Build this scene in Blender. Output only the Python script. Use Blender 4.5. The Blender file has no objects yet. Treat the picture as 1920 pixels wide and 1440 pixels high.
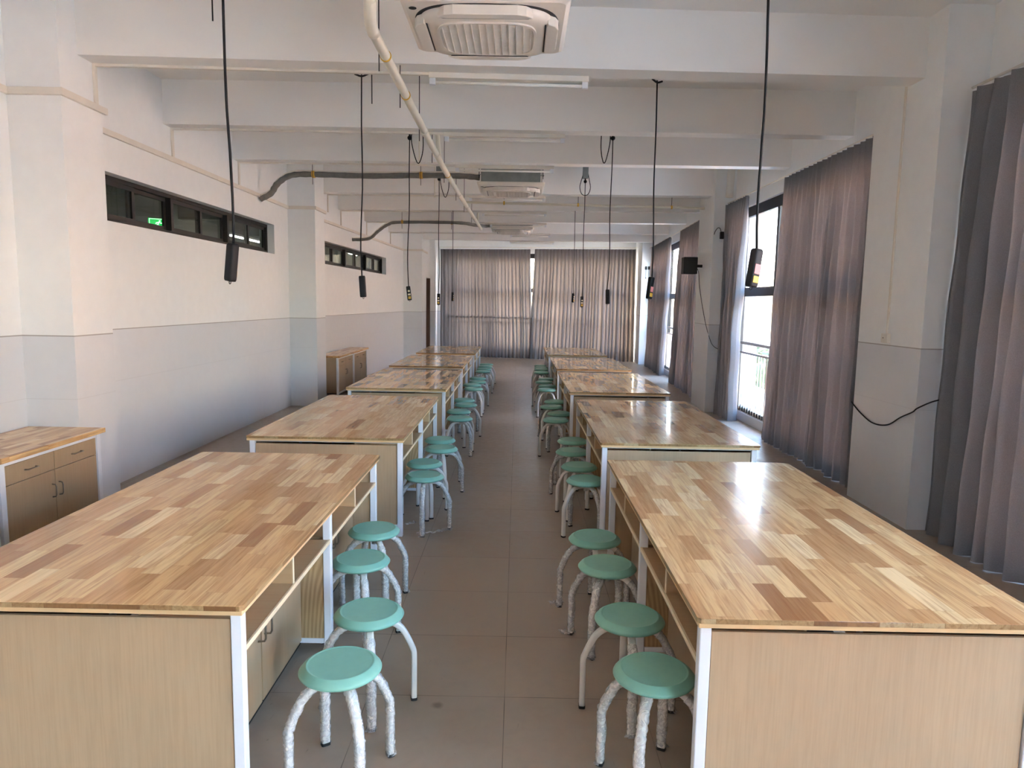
import bpy, bmesh, math, random
from mathutils import Vector, Matrix
random.seed(7)
S = bpy.context.scene
COL = S.collection
# ------------------------------------------------------------------ camera
CAMZ = 1.8451
YAW, PITCH, ROLL, FPX = -0.0063, 0.1160, 0.0167, 1305.85
fw = Vector((math.sin(YAW)*math.cos(PITCH), math.cos(YAW)*math.cos(PITCH), -math.sin(PITCH)))
rt = Vector((math.cos(YAW), -math.sin(YAW), 0)); up = rt.cross(fw)
r2 = rt*math.cos(ROLL)+up*math.sin(ROLL); u2 = -rt*math.sin(ROLL)+up*math.cos(ROLL)
cam = bpy.data.objects.new('camera', bpy.data.cameras.new('camera')); COL.objects.link(cam)
cam.data.sensor_fit = 'HORIZONTAL'; cam.data.sensor_width = 36; cam.data.lens = FPX/1920*36
cam.data.clip_start = 0.05; cam.data.clip_end = 500
cam.matrix_world = Matrix(((r2.x, u2.x, -fw.x, 0), (r2.y, u2.y, -fw.y, 0), (r2.z, u2.z, -fw.z, CAMZ), (0, 0, 0, 1)))
S.camera = cam
# ------------------------------------------------------------------ world, sun, exposure
w = bpy.data.worlds.new('sky'); S.world = w; w.use_nodes = True
wn = w.node_tree.nodes; wl = w.node_tree.links
sky = wn.new('ShaderNodeTexSky'); sky.sky_type = 'NISHITA'; sky.sun_disc = False
sky.sun_elevation = math.radians(31); sky.sun_rotation = math.radians(305); sky.dust_density = 2.5; sky.air_density = 1.0; sky.ozone_density = 1.0
hs = wn.new('ShaderNodeHueSaturation'); hs.inputs['Saturation']  .default_value = 1.1
wl.new(sky.outputs[0], hs.inputs['Color']); wl.new(hs.outputs[0], wn['Background'].inputs['Color'])
wn['Background'].inputs['Strength'].default_value = 0.95
sun = bpy.data.objects.new('sun', bpy.data.lights.new('sun', 'SUN')); COL.objects.link(sun)
sun.data.energy = 0.6; sun.data.angle = math.radians(3); sun.data.color = (1, 0.94, 0.9)
sun.rotation_euler = Vector((0.70, -0.50, -0.51)).to_track_quat('-Z', 'Y').to_euler()
def portal(loc, ang, w_, h_):      # daylight window sampling portal, normal along (cos ang, sin ang)
    l = bpy.data.lights.new('window_portal', 'AREA'); l.shape = 'RECTANGLE'; l.size = w_; l.size_y = h_
    l.cycles.is_portal = True
    o = bpy.data.objects.new('window_portal', l); COL.objects.link(o); o.location = loc
    o.rotation_euler = Vector((math.cos(ang), math.sin(ang), 0)).to_track_quat('-Z', 'Y').to_euler()
S.view_settings.view_transform = 'Standard'; S.view_settings.look = 'None'
S.view_settings.exposure = 3.2; S.view_settings.gamma = 1; S.view_settings.use_curve_mapping = False
S.cycles.max_bounces = 14; S.cycles.diffuse_bounces = 9; S.cycles.transparent_max_bounces = 16
S.cycles.glossy_bounces = 5; S.cycles.transmission_bounces = 8
# ------------------------------------------------------------------ materials
def lin(c): return tuple(((v/255)/12.92 if v/255 <= .04045 else ((v/255+.055)/1.055)**2.4) for v in c)
def mat(name, rgb=(128,)*3, rough=.5, metal=0, spec=.5, coat=0, noise=None, bump=None, emit=None):
    m = bpy.data.materials.new(name); m.use_nodes = True
    n = m.node_tree.nodes; l = m.node_tree.links; b = n['Principled BSDF']
    b.inputs['Roughness'].default_value = rough; b.inputs['Metallic'].default_value = metal
    b.inputs['Specular IOR Level'].default_value = spec; b.inputs['Coat Weight'].default_value = coat
    c = lin(rgb); b.inputs['Base Color'].default_value = (*c, 1)
    tc = n.new('ShaderNodeTexCoord')
    sc, amt = noise if noise else (6, .04)
    nz = n.new('ShaderNodeTexNoise'); nz.inputs['Scale'].default_value = sc; nz.inputs['Detail'].default_value = 4
    l.new(tc.outputs['Object'], nz.inputs['Vector'])
    mr = n.new('ShaderNodeMapRange'); mr.inputs['From Min'].default_value = .3; mr.inputs['From Max'].default_value = .7
    mr.inputs['To Min'].default_value = 1-amt; mr.inputs['To Max'].default_value = 1+amt
    l.new(nz.outputs['Fac'], mr.inputs['Value'])
    mx = n.new('ShaderNodeVectorMath'); mx.operation = 'SCALE'; mx.inputs[0].default_value = c
    l.new(mr.outputs[0], mx.inputs['Scale']); l.new(mx.outputs[0], b.inputs['Base Color'])
    if bump:
        bp = n.new('ShaderNodeBump'); bp.inputs['Strength'].default_value = bump[1]; bp.inputs['Distance'].default_value = bump[2] if len(bump) > 2 else .01
        n2 = n.new('ShaderNodeTexNoise'); n2.inputs['Scale'].default_value = bump[0]; n2.inputs['Detail'].default_value = 5
        l.new(tc.outputs['Object'], n2.inputs['Vector']); l.new(n2.outputs['Fac'], bp.inputs['Height']); l.new(bp.outputs[0], b.inputs['Normal'])
    if emit:
        b.inputs['Emission Color'].default_value = (*c, 1); b.inputs['Emission Strength'].default_value = emit
    return m
class NB:                                  # tiny node helper
    def __init__(s, m): s.n = m.node_tree.nodes; s.l = m.node_tree.links; s.b = s.n['Principled BSDF']
    def math(s, op, a, b=None, c=None):
        k = s.n.new('ShaderNodeMath'); k.operation = op
        for i, v in enumerate((a, b, c)):
            if v is None: continue
            if isinstance(v, (int, float)): k.inputs[i].default_value = v
            else: s.l.new(v, k.inputs[i])
        return k.outputs[0]
    def xyz(s, x, y, z):
        k = s.n.new('ShaderNodeCombineXYZ')
        for i, v in enumerate((x, y, z)):
            if isinstance(v, (int, float)): k.inputs[i].default_value = v
            else: s.l.new(v, k.inputs[i])
        return k.outputs[0]
    def sep(s, v):
        k = s.n.new('ShaderNodeSeparateXYZ'); s.l.new(v, k.inputs[0]); return k.outputs
    def coord(s, which='Object'): return s.n.new('ShaderNodeTexCoord').outputs[which]
    def noise(s, v, scale, detail=4, dist=0, rough=.5):
        k = s.n.new('ShaderNodeTexNoise'); k.inputs['Scale'].default_value = scale; k.inputs['Detail'].default_value = detail
        k.inputs['Distortion'].default_value = dist; k.inputs['Roughness'].default_value = rough
        s.l.new(v, k.inputs['Vector']); return k.outputs['Fac']
    def white(s, v):
        k = s.n.new('ShaderNodeTexWhiteNoise'); k.noise_dimensions = '3D'; s.l.new(v, k.inputs['Vector']); return k.outputs['Value']
    def ramp(s, f, stops):
        k = s.n.new('ShaderNodeValToRGB'); e = k.color_ramp.elements
        while len(e) < len(stops): e.new(.5)
        for i, (p, c) in enumerate(stops): e[i].position = p; e[i].color = (*lin(c), 1)
        s.l.new(f, k.inputs[0]); return k.outputs[0]
    def mix(s, f, a, b, mode='MIX'):
        k = s.n.new('ShaderNodeMix'); k.data_type = 'RGBA'; k.blend_type = mode
        for i, v in ((0, f), (6, a), (7, b)):
            if isinstance(v, (int, float)): k.inputs[i].default_value = v
            elif isinstance(v, tuple): k.inputs[i].default_value = (*v, 1)
            else: s.l.new(v, k.inputs[i])
        return k.outputs[2]
    def scale(s, col, f):
        k = s.n.new('ShaderNodeVectorMath'); k.operation = 'SCALE'; s.l.new(col, k.inputs[0])
        if isinstance(f, (int, float)): k.inputs['Scale'].default_value = f
        else: s.l.new(f, k.inputs['Scale'])
        return k.outputs[0]
    def rng(s, f, a, b, c, d):
        k = s.n.new('ShaderNodeMapRange'); s.l.new(f, k.inputs[0])
        for i, v in enumerate((a, b, c, d)): k.inputs[i+1].default_value = v
        return k.outputs[0]
    def bump(s, h, st, dist):
        k = s.n.new('ShaderNodeBump'); k.inputs['Strength'].default_value = st; k.inputs['Distance'].default_value = dist
        s.l.new(h, k.inputs['Height']); s.l.new(k.outputs[0], s.b.inputs['Normal'])
DADO = 1.525
def wall_mat():
    m = mat('painted_wall', (226, 222, 214), .6); q = NB(m)
    P = q.coord(); z = q.sep(P)[2]
    low = q.math('LESS_THAN', z, DADO)
    line = q.math('LESS_THAN', q.math('ABSOLUTE', q.math('SUBTRACT', z, DADO)), .005)
    n1 = q.noise(P, .8, 5); n2 = q.noise(P, 9, 4)
    up_ = q.scale(q.mix(n1, lin((235, 238, 238)), lin((231, 234, 233))), q.rng(n2, .3, .7, .985, 1.015))
    lo_ = q.scale(q.mix(n1, lin((214, 218, 221)), lin((208, 212, 216))), q.rng(n2, .3, .7, .985, 1.01))
    # faint tile joints in the glossy lower band
    j = q.math('LESS_THAN', q.math('ABSOLUTE', q.math('SUBTRACT', z, 1.02)), .002)
    lo_ = q.mix(q.math('MULTIPLY', j, .25), lo_, lin((150, 150, 150)))
    c = q.mix(low, up_, lo_); c = q.mix(q.math('MULTIPLY', line, .75), c, lin((140, 136, 130)))
    q.l.new(c, q.b.inputs['Base Color'])
    q.l.new(q.rng(low, 0, 1, .75, .28), q.b.inputs['Roughness'])
    q.bump(n2, .12, .01); return m
def floor_mat():
    m = mat('floor_tile', (130, 116, 102), .35); q = NB(m)
    P = q.coord(); x, y, z = q.sep(P)
    def joint(v, o, p, wd):
        t = q.math('DIVIDE', q.math('SUBTRACT', v, o), p)
        f = q.math('SUBTRACT', t, q.math('ROUND', t)); return q.math('LESS_THAN', q.math('ABSOLUTE', f), wd/p/2), q.math('FLOOR', q.math('ADD', t, 0.0))
    jx, ix = joint(x, -.03, .64, .004); jy, iy = joint(y, 3.088, .6, .004)
    cell = q.white(q.xyz(ix, iy, 0))
    n1 = q.noise(P, 1.3, 6, .4); n2 = q.noise(P, 14, 6, .6); n3 = q.noise(P, 2.6, 3)
    c = q.mix(n1, lin((168, 153, 135)), lin((152, 137, 120)))
    c = q.scale(c, q.rng(n2, .25, .75, .93, 1.06)); c = q.scale(c, q.rng(cell, 0, 1, .96, 1.04))
    jj = q.math('MULTIPLY', q.math('MAXIMUM', jx, jy), q.rng(n3, .35, .6, .25, .8))
    c = q.mix(jj, c, lin((72, 62, 54)))
    # scuffs and one dark drip on the aisle
    sc = q.noise(q.xyz(q.math('MULTIPLY', x, 30), q.math('MULTIPLY', y, 5), 0), 1.2, 5, 2.2)
    c = q.mix(q.rng(sc, .70, .76, 0, .45), c, lin((88, 76, 66)))
    dx = q.math('SUBTRACT', x, -.338); dy = q.math('SUBTRACT', y, 3.011)
    d = q.math('SQRT', q.math('ADD', q.math('MULTIPLY', dx, dx), q.math('MULTIPLY', dy, dy)))
    c = q.mix(q.rng(q.math('ADD', d, q.math('MULTIPLY', n2, .03)), .03, .05, .6, 0), c, lin((80, 68, 60)))
    q.l.new(c, q.b.inputs['Base Color']); q.l.new(q.rng(n2, .3, .7, .3, .5), q.b.inputs['Roughness'])
    q.bump(n2, .05, .005); return m
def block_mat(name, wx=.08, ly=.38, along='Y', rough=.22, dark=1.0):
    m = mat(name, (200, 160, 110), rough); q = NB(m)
    P = q.coord(); x, y, z = q.sep(P)
    if along == 'X': x, y = y, x
    oi = q.n.new('ShaderNodeObjectInfo'); orand = q.math('MULTIPLY', oi.outputs['Random'], 37.0)
    row = q.math('FLOOR', q.math('ADD', q.math('DIVIDE', x, wx), orand))
    r1 = q.white(q.xyz(row, orand, 3.3)); r1b = q.white(q.xyz(row, orand, 9.1))
    yy = q.math('ADD', q.math('DIVIDE', y, q.rng(r1b, 0, 1, ly*.75, ly*1.25)), q.math('MULTIPLY', r1, 9.7))
    col = q.math('FLOOR', yy)
    zl = q.math('FLOOR', q.math('DIVIDE', z, .0185))
    cell = q.white(q.xyz(row, col, q.math('ADD', orand, zl))); cell2 = q.white(q.xyz(col, row, 5.5))
    base = q.ramp(cell, [(0, (156, 112, 72)), (.12, (182, 140, 94)), (.35, (202, 162, 112)), (.6, (212, 175, 123)), (.85, (222, 190, 138)), (1, (232, 206, 160))])
    off = q.math('MULTIPLY', cell2, 50.0)
    g = q.noise(q.xyz(q.math('ADD', q.math('MULTIPLY', x, 55), off), q.math('ADD', q.math('MULTIPLY', y, 3.2), off), q.math('MULTIPLY', z, 55)), 1, 6, .8)
    g2 = q.noise(q.xyz(q.math('ADD', q.math('MULTIPLY', x, 260), off), q.math('MULTIPLY', y, 10), 0), 1, 3)
    c = q.mix(q.rng(g, .42, .70, 0, .55), base, lin((142, 94, 56)))
    c = q.scale(c, q.rng(g2, .3, .7, .93, 1.05))
    fx = q.math('FRACT', q.math('ADD', q.math('DIVIDE', x, wx), orand)); fy = q.math('FRACT', yy)
    ed = q.math('MAXIMUM', q.math('LESS_THAN', fx, .018), q.math('LESS_THAN', fy, .004))
    c = q.mix(q.math('MULTIPLY', ed, .35), c, lin((120, 80, 50)))
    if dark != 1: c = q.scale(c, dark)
    q.l.new(c, q.b.inputs['Base Color']); q.b.inputs['Coat Weight'].default_value = .4; q.b.inputs['Coat IOR'].default_value = 1.45; q.b.inputs['Coat Roughness'].default_value = .04; q.b.inputs['Specular IOR Level'].default_value = .12
    wv = q.noise(q.xyz(q.math('MULTIPLY', x, 5), q.math('MULTIPLY', y, 2.5), 0), 1.0, 2)
    q.bump(wv, .05, .004); return m
def lam_mat(name, a, b, sc=(140, 140, 5), strong=.3, cathedral=False):
    m = mat(name, a, .38); q = NB(m)
    P = q.coord(); x, y, z = q.sep(P)
    v = q.xyz(q.math('MULTIPLY', x, sc[0]), q.math('MULTIPLY', y, sc[1]), q.math('MULTIPLY', z, sc[2]))
    g = q.noise(v, 1, 5, .3); g2 = q.noise(P, 2.0, 3)
    f = q.rng(g, .4, .68, 0, strong)
    if cathedral:
        wv = q.n.new('ShaderNodeTexWave'); wv.wave_type = 'RINGS'; wv.rings_direction = 'Y'; wv.inputs['Scale'].default_value = 16; wv.inputs['Distortion'].default_value = 3; wv.inputs['Detail'].default_value = 3
        q.l.new(q.xyz(q.math('MULTIPLY', x, 1.0), y, q.math('MULTIPLY', z, .22)), wv.inputs['Vector'])
        f = q.math('ADD', q.math('MULTIPLY', wv.outputs['Fac'], .55), q.math('MULTIPLY', f, .4))
    c = q.mix(f, lin(a), lin(b)); c = q.scale(c, q.rng(g2, .3, .7, .96, 1.04))
    q.l.new(c, q.b.inputs['Base Color']); return m
def curtain_mat(name, refl, trans, mixf):
    m = bpy.data.materials.new(name); m.use_nodes = True; q = NB(m); n, l = q.n, q.l
    out = n['Material Output']; n.remove(q.b)
    P = q.coord(); x, y, z = q.sep(P)
    wv = q.noise(q.xyz(q.math('MULTIPLY', x, 160), q.math('MULTIPLY', y, 160), q.math('MULTIPLY', z, 160)), 1, 3)
    s_ = q.rng(wv, .3, .7, .9, 1.08)
    d = n.new('ShaderNodeBsdfDiffuse'); t = n.new('ShaderNodeBsdfTranslucent')
    c1 = n.new('ShaderNodeRGB'); c1.outputs[0].default_value = (*lin(refl), 1)
    c2 = n.new('ShaderNodeRGB'); c2.outputs[0].default_value = (*lin(trans), 1)
    l.new(q.scale(c1.outputs[0], s_), d.inputs[0]); l.new(q.scale(c2.outputs[0], s_), t.inputs[0])
    mx = n.new('ShaderNodeMixShader'); mx.inputs[0].default_value = mixf
    l.new(d.outputs[0], mx.inputs[1]); l.new(t.outputs[0], mx.inputs[2]); l.new(mx.outputs[0], out.inputs['Surface'])
    return m
def glass_mat(name, tint=(1, 1, 1), k=1.0):
    m = bpy.data.materials.new(name); m.use_nodes = True; n, l = m.node_tree.nodes, m.node_tree.links
    n.remove(n['Principled BSDF']); out = n['Material Output']
    tr = n.new('ShaderNodeBsdfTransparent'); tr.inputs[0].default_value = (*tint, 1)
    gl = n.new('ShaderNodeBsdfGlossy'); gl.inputs['Roughness'].default_value = .02
    lw = n.new('ShaderNodeLayerWeight'); pw = n.new('ShaderNodeMath'); pw.operation = 'POWER'; pw.inputs[1].default_value = 5; l.new(lw.outputs['Facing'], pw.inputs[0])
    mu = n.new('ShaderNodeMath'); mu.operation = 'MULTIPLY_ADD'; mu.inputs[1].default_value = .9*k; mu.inputs[2].default_value = .04*k; l.new(pw.outputs[0], mu.inputs[0])
    mx = n.new('ShaderNodeMixShader'); l.new(mu.outputs[0], mx.inputs[0]); l.new(tr.outputs[0], mx.inputs[1]); l.new(gl.outputs[0], mx.inputs[2])
    l.new(mx.outputs[0], out.inputs['Surface']); return m
def film_mat():
    m = bpy.data.materials.new('plastic_film'); m.use_nodes = True; q = NB(m); n, l = q.n, q.l
    out = n['Material Output']; q.b.inputs['Base Color'].default_value = (.74, .73, .71, 1); q.b.inputs['Roughness'].default_value = .22
    nz = q.noise(q.coord(), 28, 3, 1.5)
    q.bump(nz, .6, .006)
    tr = n.new('ShaderNodeBsdfTransparent'); mx = n.new('ShaderNodeMixShader')
    l.new(q.rng(nz, .35, .65, .25, .6), mx.inputs[0]); l.new(tr.outputs[0], mx.inputs[1]); l.new(q.b.outputs[0], mx.inputs[2]); l.new(mx.outputs[0], out.inputs['Surface'])
    return m
M = dict(
 wall=wall_mat(), floor=floor_mat(), ceil=mat('ceiling_paint', (236, 235, 231), .8, noise=(1.2, .02), bump=(12, .1)),
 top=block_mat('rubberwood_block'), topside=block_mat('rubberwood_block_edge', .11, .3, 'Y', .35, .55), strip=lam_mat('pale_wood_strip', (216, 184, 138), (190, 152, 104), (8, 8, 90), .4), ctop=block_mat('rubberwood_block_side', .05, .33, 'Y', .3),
 lam=lam_mat('oak_laminate', (178, 152, 120), (156, 130, 98)), door=lam_mat('oak_laminate_door', (172, 148, 116), (150, 124, 92), strong=.25),
 part=lam_mat('oak_laminate_cathedral', (190, 160, 118), (140, 106, 68), (90, 90, 4), .4, True),
 inner=lam_mat('oak_laminate_shelf', (182, 152, 114), (158, 126, 88), (5, 140, 60), .3), edge=mat('cream_edging', (222, 205, 172), .4),
 white=mat('white_powder_coat', (222, 226, 230), .35), stool=mat('stool_white_coat', (215, 213, 206), .35), chrome=mat('brushed_steel', (150, 140, 128), .28, 1),
 mint=mat('mint_plastic', (124, 178, 158), .42, noise=(30, .03)), black=mat('black_plastic', (20, 20, 23), .6, spec=.3), cap=mat('black_rubber', (20, 20, 20), .7),
 yellow=mat('yellow_plastic', (214, 170, 60), .5), pink=mat('printed_label', (214, 130, 130), .6), cream=mat('cream_plastic', (226, 214, 180), .5),
 film=film_mat(), pvc=mat('white_pvc', (226, 222, 206), .35), trunk=mat('trunking_pvc', (222, 217, 206), .45), acp=mat('ac_plastic', (222, 216, 206), .4),
 acg=mat('ac_grille', (196, 190, 176), .5), acm=mat('galvanised_metal', (140, 146, 142), .45, .6, noise=(9, .12)), dark=mat('dark_gap', (18, 17, 16), .6),
 ins=mat('grey_insulation', (118, 116, 110), .75, noise=(25, .12), bump=(30, .5)), tube=mat('tube_glass', (236, 234, 226), .25),
 frame=mat('dark_aluminium', (46, 41, 38), .4, .3), glass=glass_mat('window_glass'), cglass=glass_mat('corridor_glass', (.82, .84, .80), 1.0), rail=mat('steel_railing', (172, 160, 148), .3, .8), railw=mat('railing_bar_paint', (186, 176, 160), .45),
 curt=curtain_mat('grey_curtain_cloth', (128, 130, 134), (126, 112, 103), .15),
 tape=mat('curtain_heading_tape', (150, 148, 146), .8), brown=lam_mat('brown_door', (92, 70, 58), (70, 52, 42)), corr=mat('corridor_paint', (150, 150, 142), .8),
 green=mat('exit_sign_green', (20, 150, 64), .5, emit=.35), gwhite=mat('exit_sign_pictogram', (190, 240, 200), .5, emit=.4), lit=mat('lit_tube', (255, 252, 245), .5, emit=2.5),
 ground=mat('pale_ground', (172, 170, 164), .9, noise=(.3, .1)), facade=mat('pink_facade', (196, 170, 156), .85, noise=(.5, .05)), leaf=mat('foliage', (62, 84, 48), .8, noise=(3, .5)), bark=mat('bark', (84, 66, 50), .9),
 fglass=mat('facade_glass', (90, 104, 112), .2))
# ------------------------------------------------------------------ mesh helpers
class MB:
    def __init__(s): s.bm = bmesh.new(); s.mi = 0
    def box(s, x0, x1, y0, y1, z0, z1):
        v = [s.bm.verts.new(p) for p in ((x0,y0,z0),(x1,y0,z0),(x1,y1,z0),(x0,y1,z0),(x0,y0,z1),(x1,y0,z1),(x1,y1,z1),(x0,y1,z1))]
        for f in ((3,2,1,0),(4,5,6,7),(0,1,5,4),(1,2,6,5),(2,3,7,6),(3,0,4,7)): s.bm.faces.new([v[i] for i in f])
        return s
    def obox(s, P0, P1, t, z0, z1, s0=0, s1=None):      # box along the line P0-P1, thickness t to its left (negative: right)
        P0 = Vector(P0); P1 = Vector(P1); L = (P1-P0).length; d = (P1-P0)/L; nrm = Vector((-d.y, d.x))
        if s1 is None: s1 = L
        q = [P0+d*s0, P0+d*s1, P0+d*s1+nrm*t, P0+d*s0+nrm*t]; return s.prism(q, z0, z1)
    def prism(s, q, z0, z1):
        n = len(q); a = [s.bm.verts.new((p[0], p[1], z0)) for p in q]; b = [s.bm.verts.new((p[0], p[1], z1)) for p in q]
        s.bm.faces.new(a[::-1]); s.bm.faces.new(b)
        for i in range(n): s.bm.faces.new((a[i], a[(i+1) % n], b[(i+1) % n], b[i]))
        return s
    def tube(s, pts, rad, n=10, prof=None, caps=True):
        pts = [Vector(p) for p in pts]; rings = []; N = len(pts)
        tans = [((pts[min(i+1, N-1)]-pts[i]).normalized() + (pts[i]-pts[max(i-1, 0)]).normalized()).normalized() for i in range(N)]
        ref = Vector((0, 0, 1)) if abs(tans[0].z) < .9 else Vector((1, 0, 0))
        a = (ref - tans[0]*ref.dot(tans[0])).normalized()
        for i, p in enumerate(pts):
            t = tans[i]; a = (a - t*a.dot(t)).normalized(); b = t.cross(a)
            r = rad[i] if isinstance(rad, (list, tuple)) else rad
            if prof: rings.append([s.bm.verts.new(p + a*(u*r) + b*(v*r)) for u, v in prof])
            else: rings.append([s.bm.verts.new(p + a*(math.cos(k*2*math.pi/n)*r) + b*(math.sin(k*2*math.pi/n)*r)) for k in range(n)])
        m = len(rings[0])
        for i in range(N-1):
            for k in range(m):
                f = s.bm.faces.new((rings[i][k], rings[i][(k+1) % m], rings[i+1][(k+1) % m], rings[i+1][k])); f.smooth = True
        if caps: s.bm.faces.new(rings[0][::-1]); s.bm.faces.new(rings[-1])
        return s
    def lathe(s, prof, n=32, c=(0, 0, 0)):
        rings = []
        for r, z in prof:
            if r < 1e-5: rings.append([s.bm.verts.new((c[0], c[1], c[2]+z))])
            else: rings.append([s.bm.verts.new((c[0]+r*math.cos(k*2*math.pi/n), c[1]+r*math.sin(k*2*math.pi/n), c[2]+z)) for k in range(n)])
        for i in range(len(rings)-1):
            A, B = rings[i], rings[i+1]
            for k in range(n):
                k2 = (k+1) % n
                if len(A) == 1: f = s.bm.faces.new((A[0], B[k2], B[k]))
                elif len(B) == 1: f = s.bm.faces.new((A[k], A[k2], B[0]))
                else: f = s.bm.faces.new((A[k], A[k2], B[k2], B[k]))
                f.smooth = True
        return s
    def sphere(s, c, r, n=12): return s.lathe([(max(0, r*math.sin(math.pi*i/n)) if 0 < i < n else 0, -r*math.cos(math.pi*i/n)) for i in range(n+1)], n, c)
    def mesh(s, name, mats, fix=True):
        if fix: bmesh.ops.recalc_face_normals(s.bm, faces=s.bm.faces)
        me = bpy.data.meshes.new(name); s.bm.to_mesh(me); s.bm.free()
        for m_ in (mats if isinstance(mats, (list, tuple)) else [mats]): me.materials.append(m_)
        return me
    def build(s, name, mats, parent=None, loc=None, bevel=0, rot=None):
        o = bpy.data.objects.new(name, s.mesh(name, mats)); COL.objects.link(o)
        if parent: o.parent = parent
        if loc: o.location = loc
        if rot: o.rotation_euler = rot
        if bevel:
            b = o.modifiers.new('bevel', 'BEVEL'); b.width = bevel; b.segments = 2; b.limit_method = 'ANGLE'
        return o
def tag(o, label=None, cat=None, group=None, kind=None):
    for k, v in (('label', label), ('category', cat), ('group', group), ('kind', kind)):
        if v: o[k] = v
    return o
def empty(name, loc, rz=0):
    o = bpy.data.objects.new(name, None); COL.objects.link(o); o.location = loc; o.rotation_euler = (0, 0, rz); o.empty_display_size = .1
    return o
def copy_tree(o, parent=None):
    c = o.copy(); COL.objects.link(c)
    if parent: c.parent = parent
    for ch in [k for k in o.children]: copy_tree(ch, c)
    return c
def rrect(w, h, r, n=4):
    pts = []
    for cx, cy, a0 in ((w/2-r, h/2-r, 0), (-w/2+r, h/2-r, 90), (-w/2+r, -h/2+r, 180), (w/2-r, -h/2+r, 270)):
        for i in range(n+1):
            a = math.radians(a0+90*i/n); pts.append((cx+r*math.cos(a), cy+r*math.sin(a)))
    return pts
def catmull(P, k=6):
    P = [Vector(p) for p in P]; out = []
    for i in range(len(P)-1):
        p0, p1, p2, p3 = P[max(i-1, 0)], P[i], P[i+1], P[min(i+2, len(P)-1)]
        for j in range(k):
            t = j/k; out.append(.5*((2*p1)+(-p0+p2)*t+(2*p0-5*p1+4*p2-p3)*t*t+(-p0+3*p1-3*p2+p3)*t**3))
    out.append(P[-1]); return out
STR = 'structure'
ORD = ['nearest', 'second', 'third', 'fourth', 'farthest']
# ------------------------------------------------------------------ geometry of the room
WLX = -3.92
def wlx(y): return WLX if y < 12 else WLX + .045*(y-12)
def prx(y): return 3.305 if y < 12.1 else 3.305+.05*(y-12.1)        # pilaster face on the right
def backy(x): return 23.6-.17*x
ZC, ZB = 4.2, 3.73
tag(MB().box(-5.2, 5.6, -8.2, 25.5, -.3, 0).build('floor', M['floor']), kind=STR)
ceil = tag(MB().box(-4.3, 5.4, -8.2, 25.5, ZC, ZC+.4).build('ceiling', M['ceil']), kind=STR)
BEAMS = [(-5.6, -5.6), (-3.2, -3.2), (-.9, -.9), (1.4, 1.4), (3.42, 3.45), (5.70, 6.0), (7.88, 7.95), (9.76, 9.72), (12.6, 12.28), (14.86, 14.4), (16.95, 16.45), (19.45, 18.95), (21.7, 21.35)]
for yl, yr in BEAMS:
    wd = .24 if (yl, yr) in ((5.70, 6.0), (12.6, 12.28), (19.45, 18.95)) else .2
    xl, xr = -4.0, 3.9 if yl < 13 else 4.3
    MB().prism([(xl, yl), (xr, yr), (xr, yr+wd), (xl, yl+wd)], ZB, ZC+.05).build('beam', M['ceil'], ceil)
# walls with openings
def wall(mb, P0, P1, t, z0, z1, holes):
    holes = sorted(holes); s = 0; L = (Vector(P1)-Vector(P0)).length
    for a, b, h0, h1 in holes:
        if a > s: mb.obox(P0, P1, t, z0, z1, s, a)
        if h0 > z0: mb.obox(P0, P1, t, z0, h0, a, b)
        if h1 < z1: mb.obox(P0, P1, t, h1, z1, a, b)
        s = b
    if s < L: mb.obox(P0, P1, t, z0, z1, s, L)
W1 = (6.62, 11.33, 2.56, 3.02); W2 = (13.95, 19.15, 2.55, 3.0)
mb = MB()
wall(mb, (WLX, -8), (WLX, 12), .24, 0, ZC, [(W1[0]+8, W1[1]+8, W1[2], W1[3])])
wall(mb, (WLX, 12), (wlx(24.4), 24.4), .24, 0, ZC, [(W2[0]-12, W2[1]-12, W2[2], W2[3]), (10.4, 11.28, 0, 2.62)])
wL = tag(mb.build('wall_left', M['wall']), kind=STR)
MB().box(-4.1, -3.505, 5.49, 6.02, 0, ZC).build('pilaster', M['wall'], wL)
MB().box(-4.1, -3.455, 12.0, 12.56, 0, ZC).build('pilaster', M['wall'], wL)
MB().box(-4.1, -2.93, 21.4, 22.4, 0, ZC).build('pilaster', M['wall'], wL)
MB().box(-3.6, -2.93, 22.4, 23.3, 2.62, ZC).box(-3.6, -2.76, 23.28, 24.3, 0, ZC).build('pilaster', M['wall'], wL)
MB().box(-4.1, -3.5, -1.2, -.65, 0, ZC).build('pilaster', M['wall'], wL)
# right wall: window bays
XW = 3.66
def wrx(y): return XW if y < 12.1 else XW+.05*(y-12.1)
ZH0, ZH1 = .14, 3.44
B0 = (-.2, 5.2); B1 = (7.1, 11.75); B3 = (13.6, 21.5); BB = (-4.6, -1.3)
mb = MB()
wall(mb, (XW, -8), (XW, 12.1), -.28, 0, ZC, [(BB[0]+8, BB[1]+8, ZH0, ZH1), (B0[0]+8, B0[1]+8, ZH0, ZH1), (B1[0]+8, B1[1]+8, ZH0, ZH1)])
wall(mb, (XW, 12.1), (wrx(24.4), 24.4), -.28, 0, ZC, [(B3[0]-12.1, B3[1]-12.1, ZH0, ZH1)])
wR = tag(mb.build('wall_right', M['wall']), kind=STR)
MB().box(3.305, 3.8, 5.72, 6.78, 0, ZC).build('pilaster', M['wall'], wR)
MB().prism([(3.305, 12.1), (3.8, 12.1), (3.8, 13.3), (prx(13.3), 13.3)], 0, ZC).build('pilaster', M['wall'], wR)
MB().box(3.8, 4.4, 21.75, 23.1, 0, ZC).build('pilaster', M['wall'], wR)
MB().box(3.305, 3.8, -1.2, -.3, 0, ZC).build('pilaster', M['wall'], wR)
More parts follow.
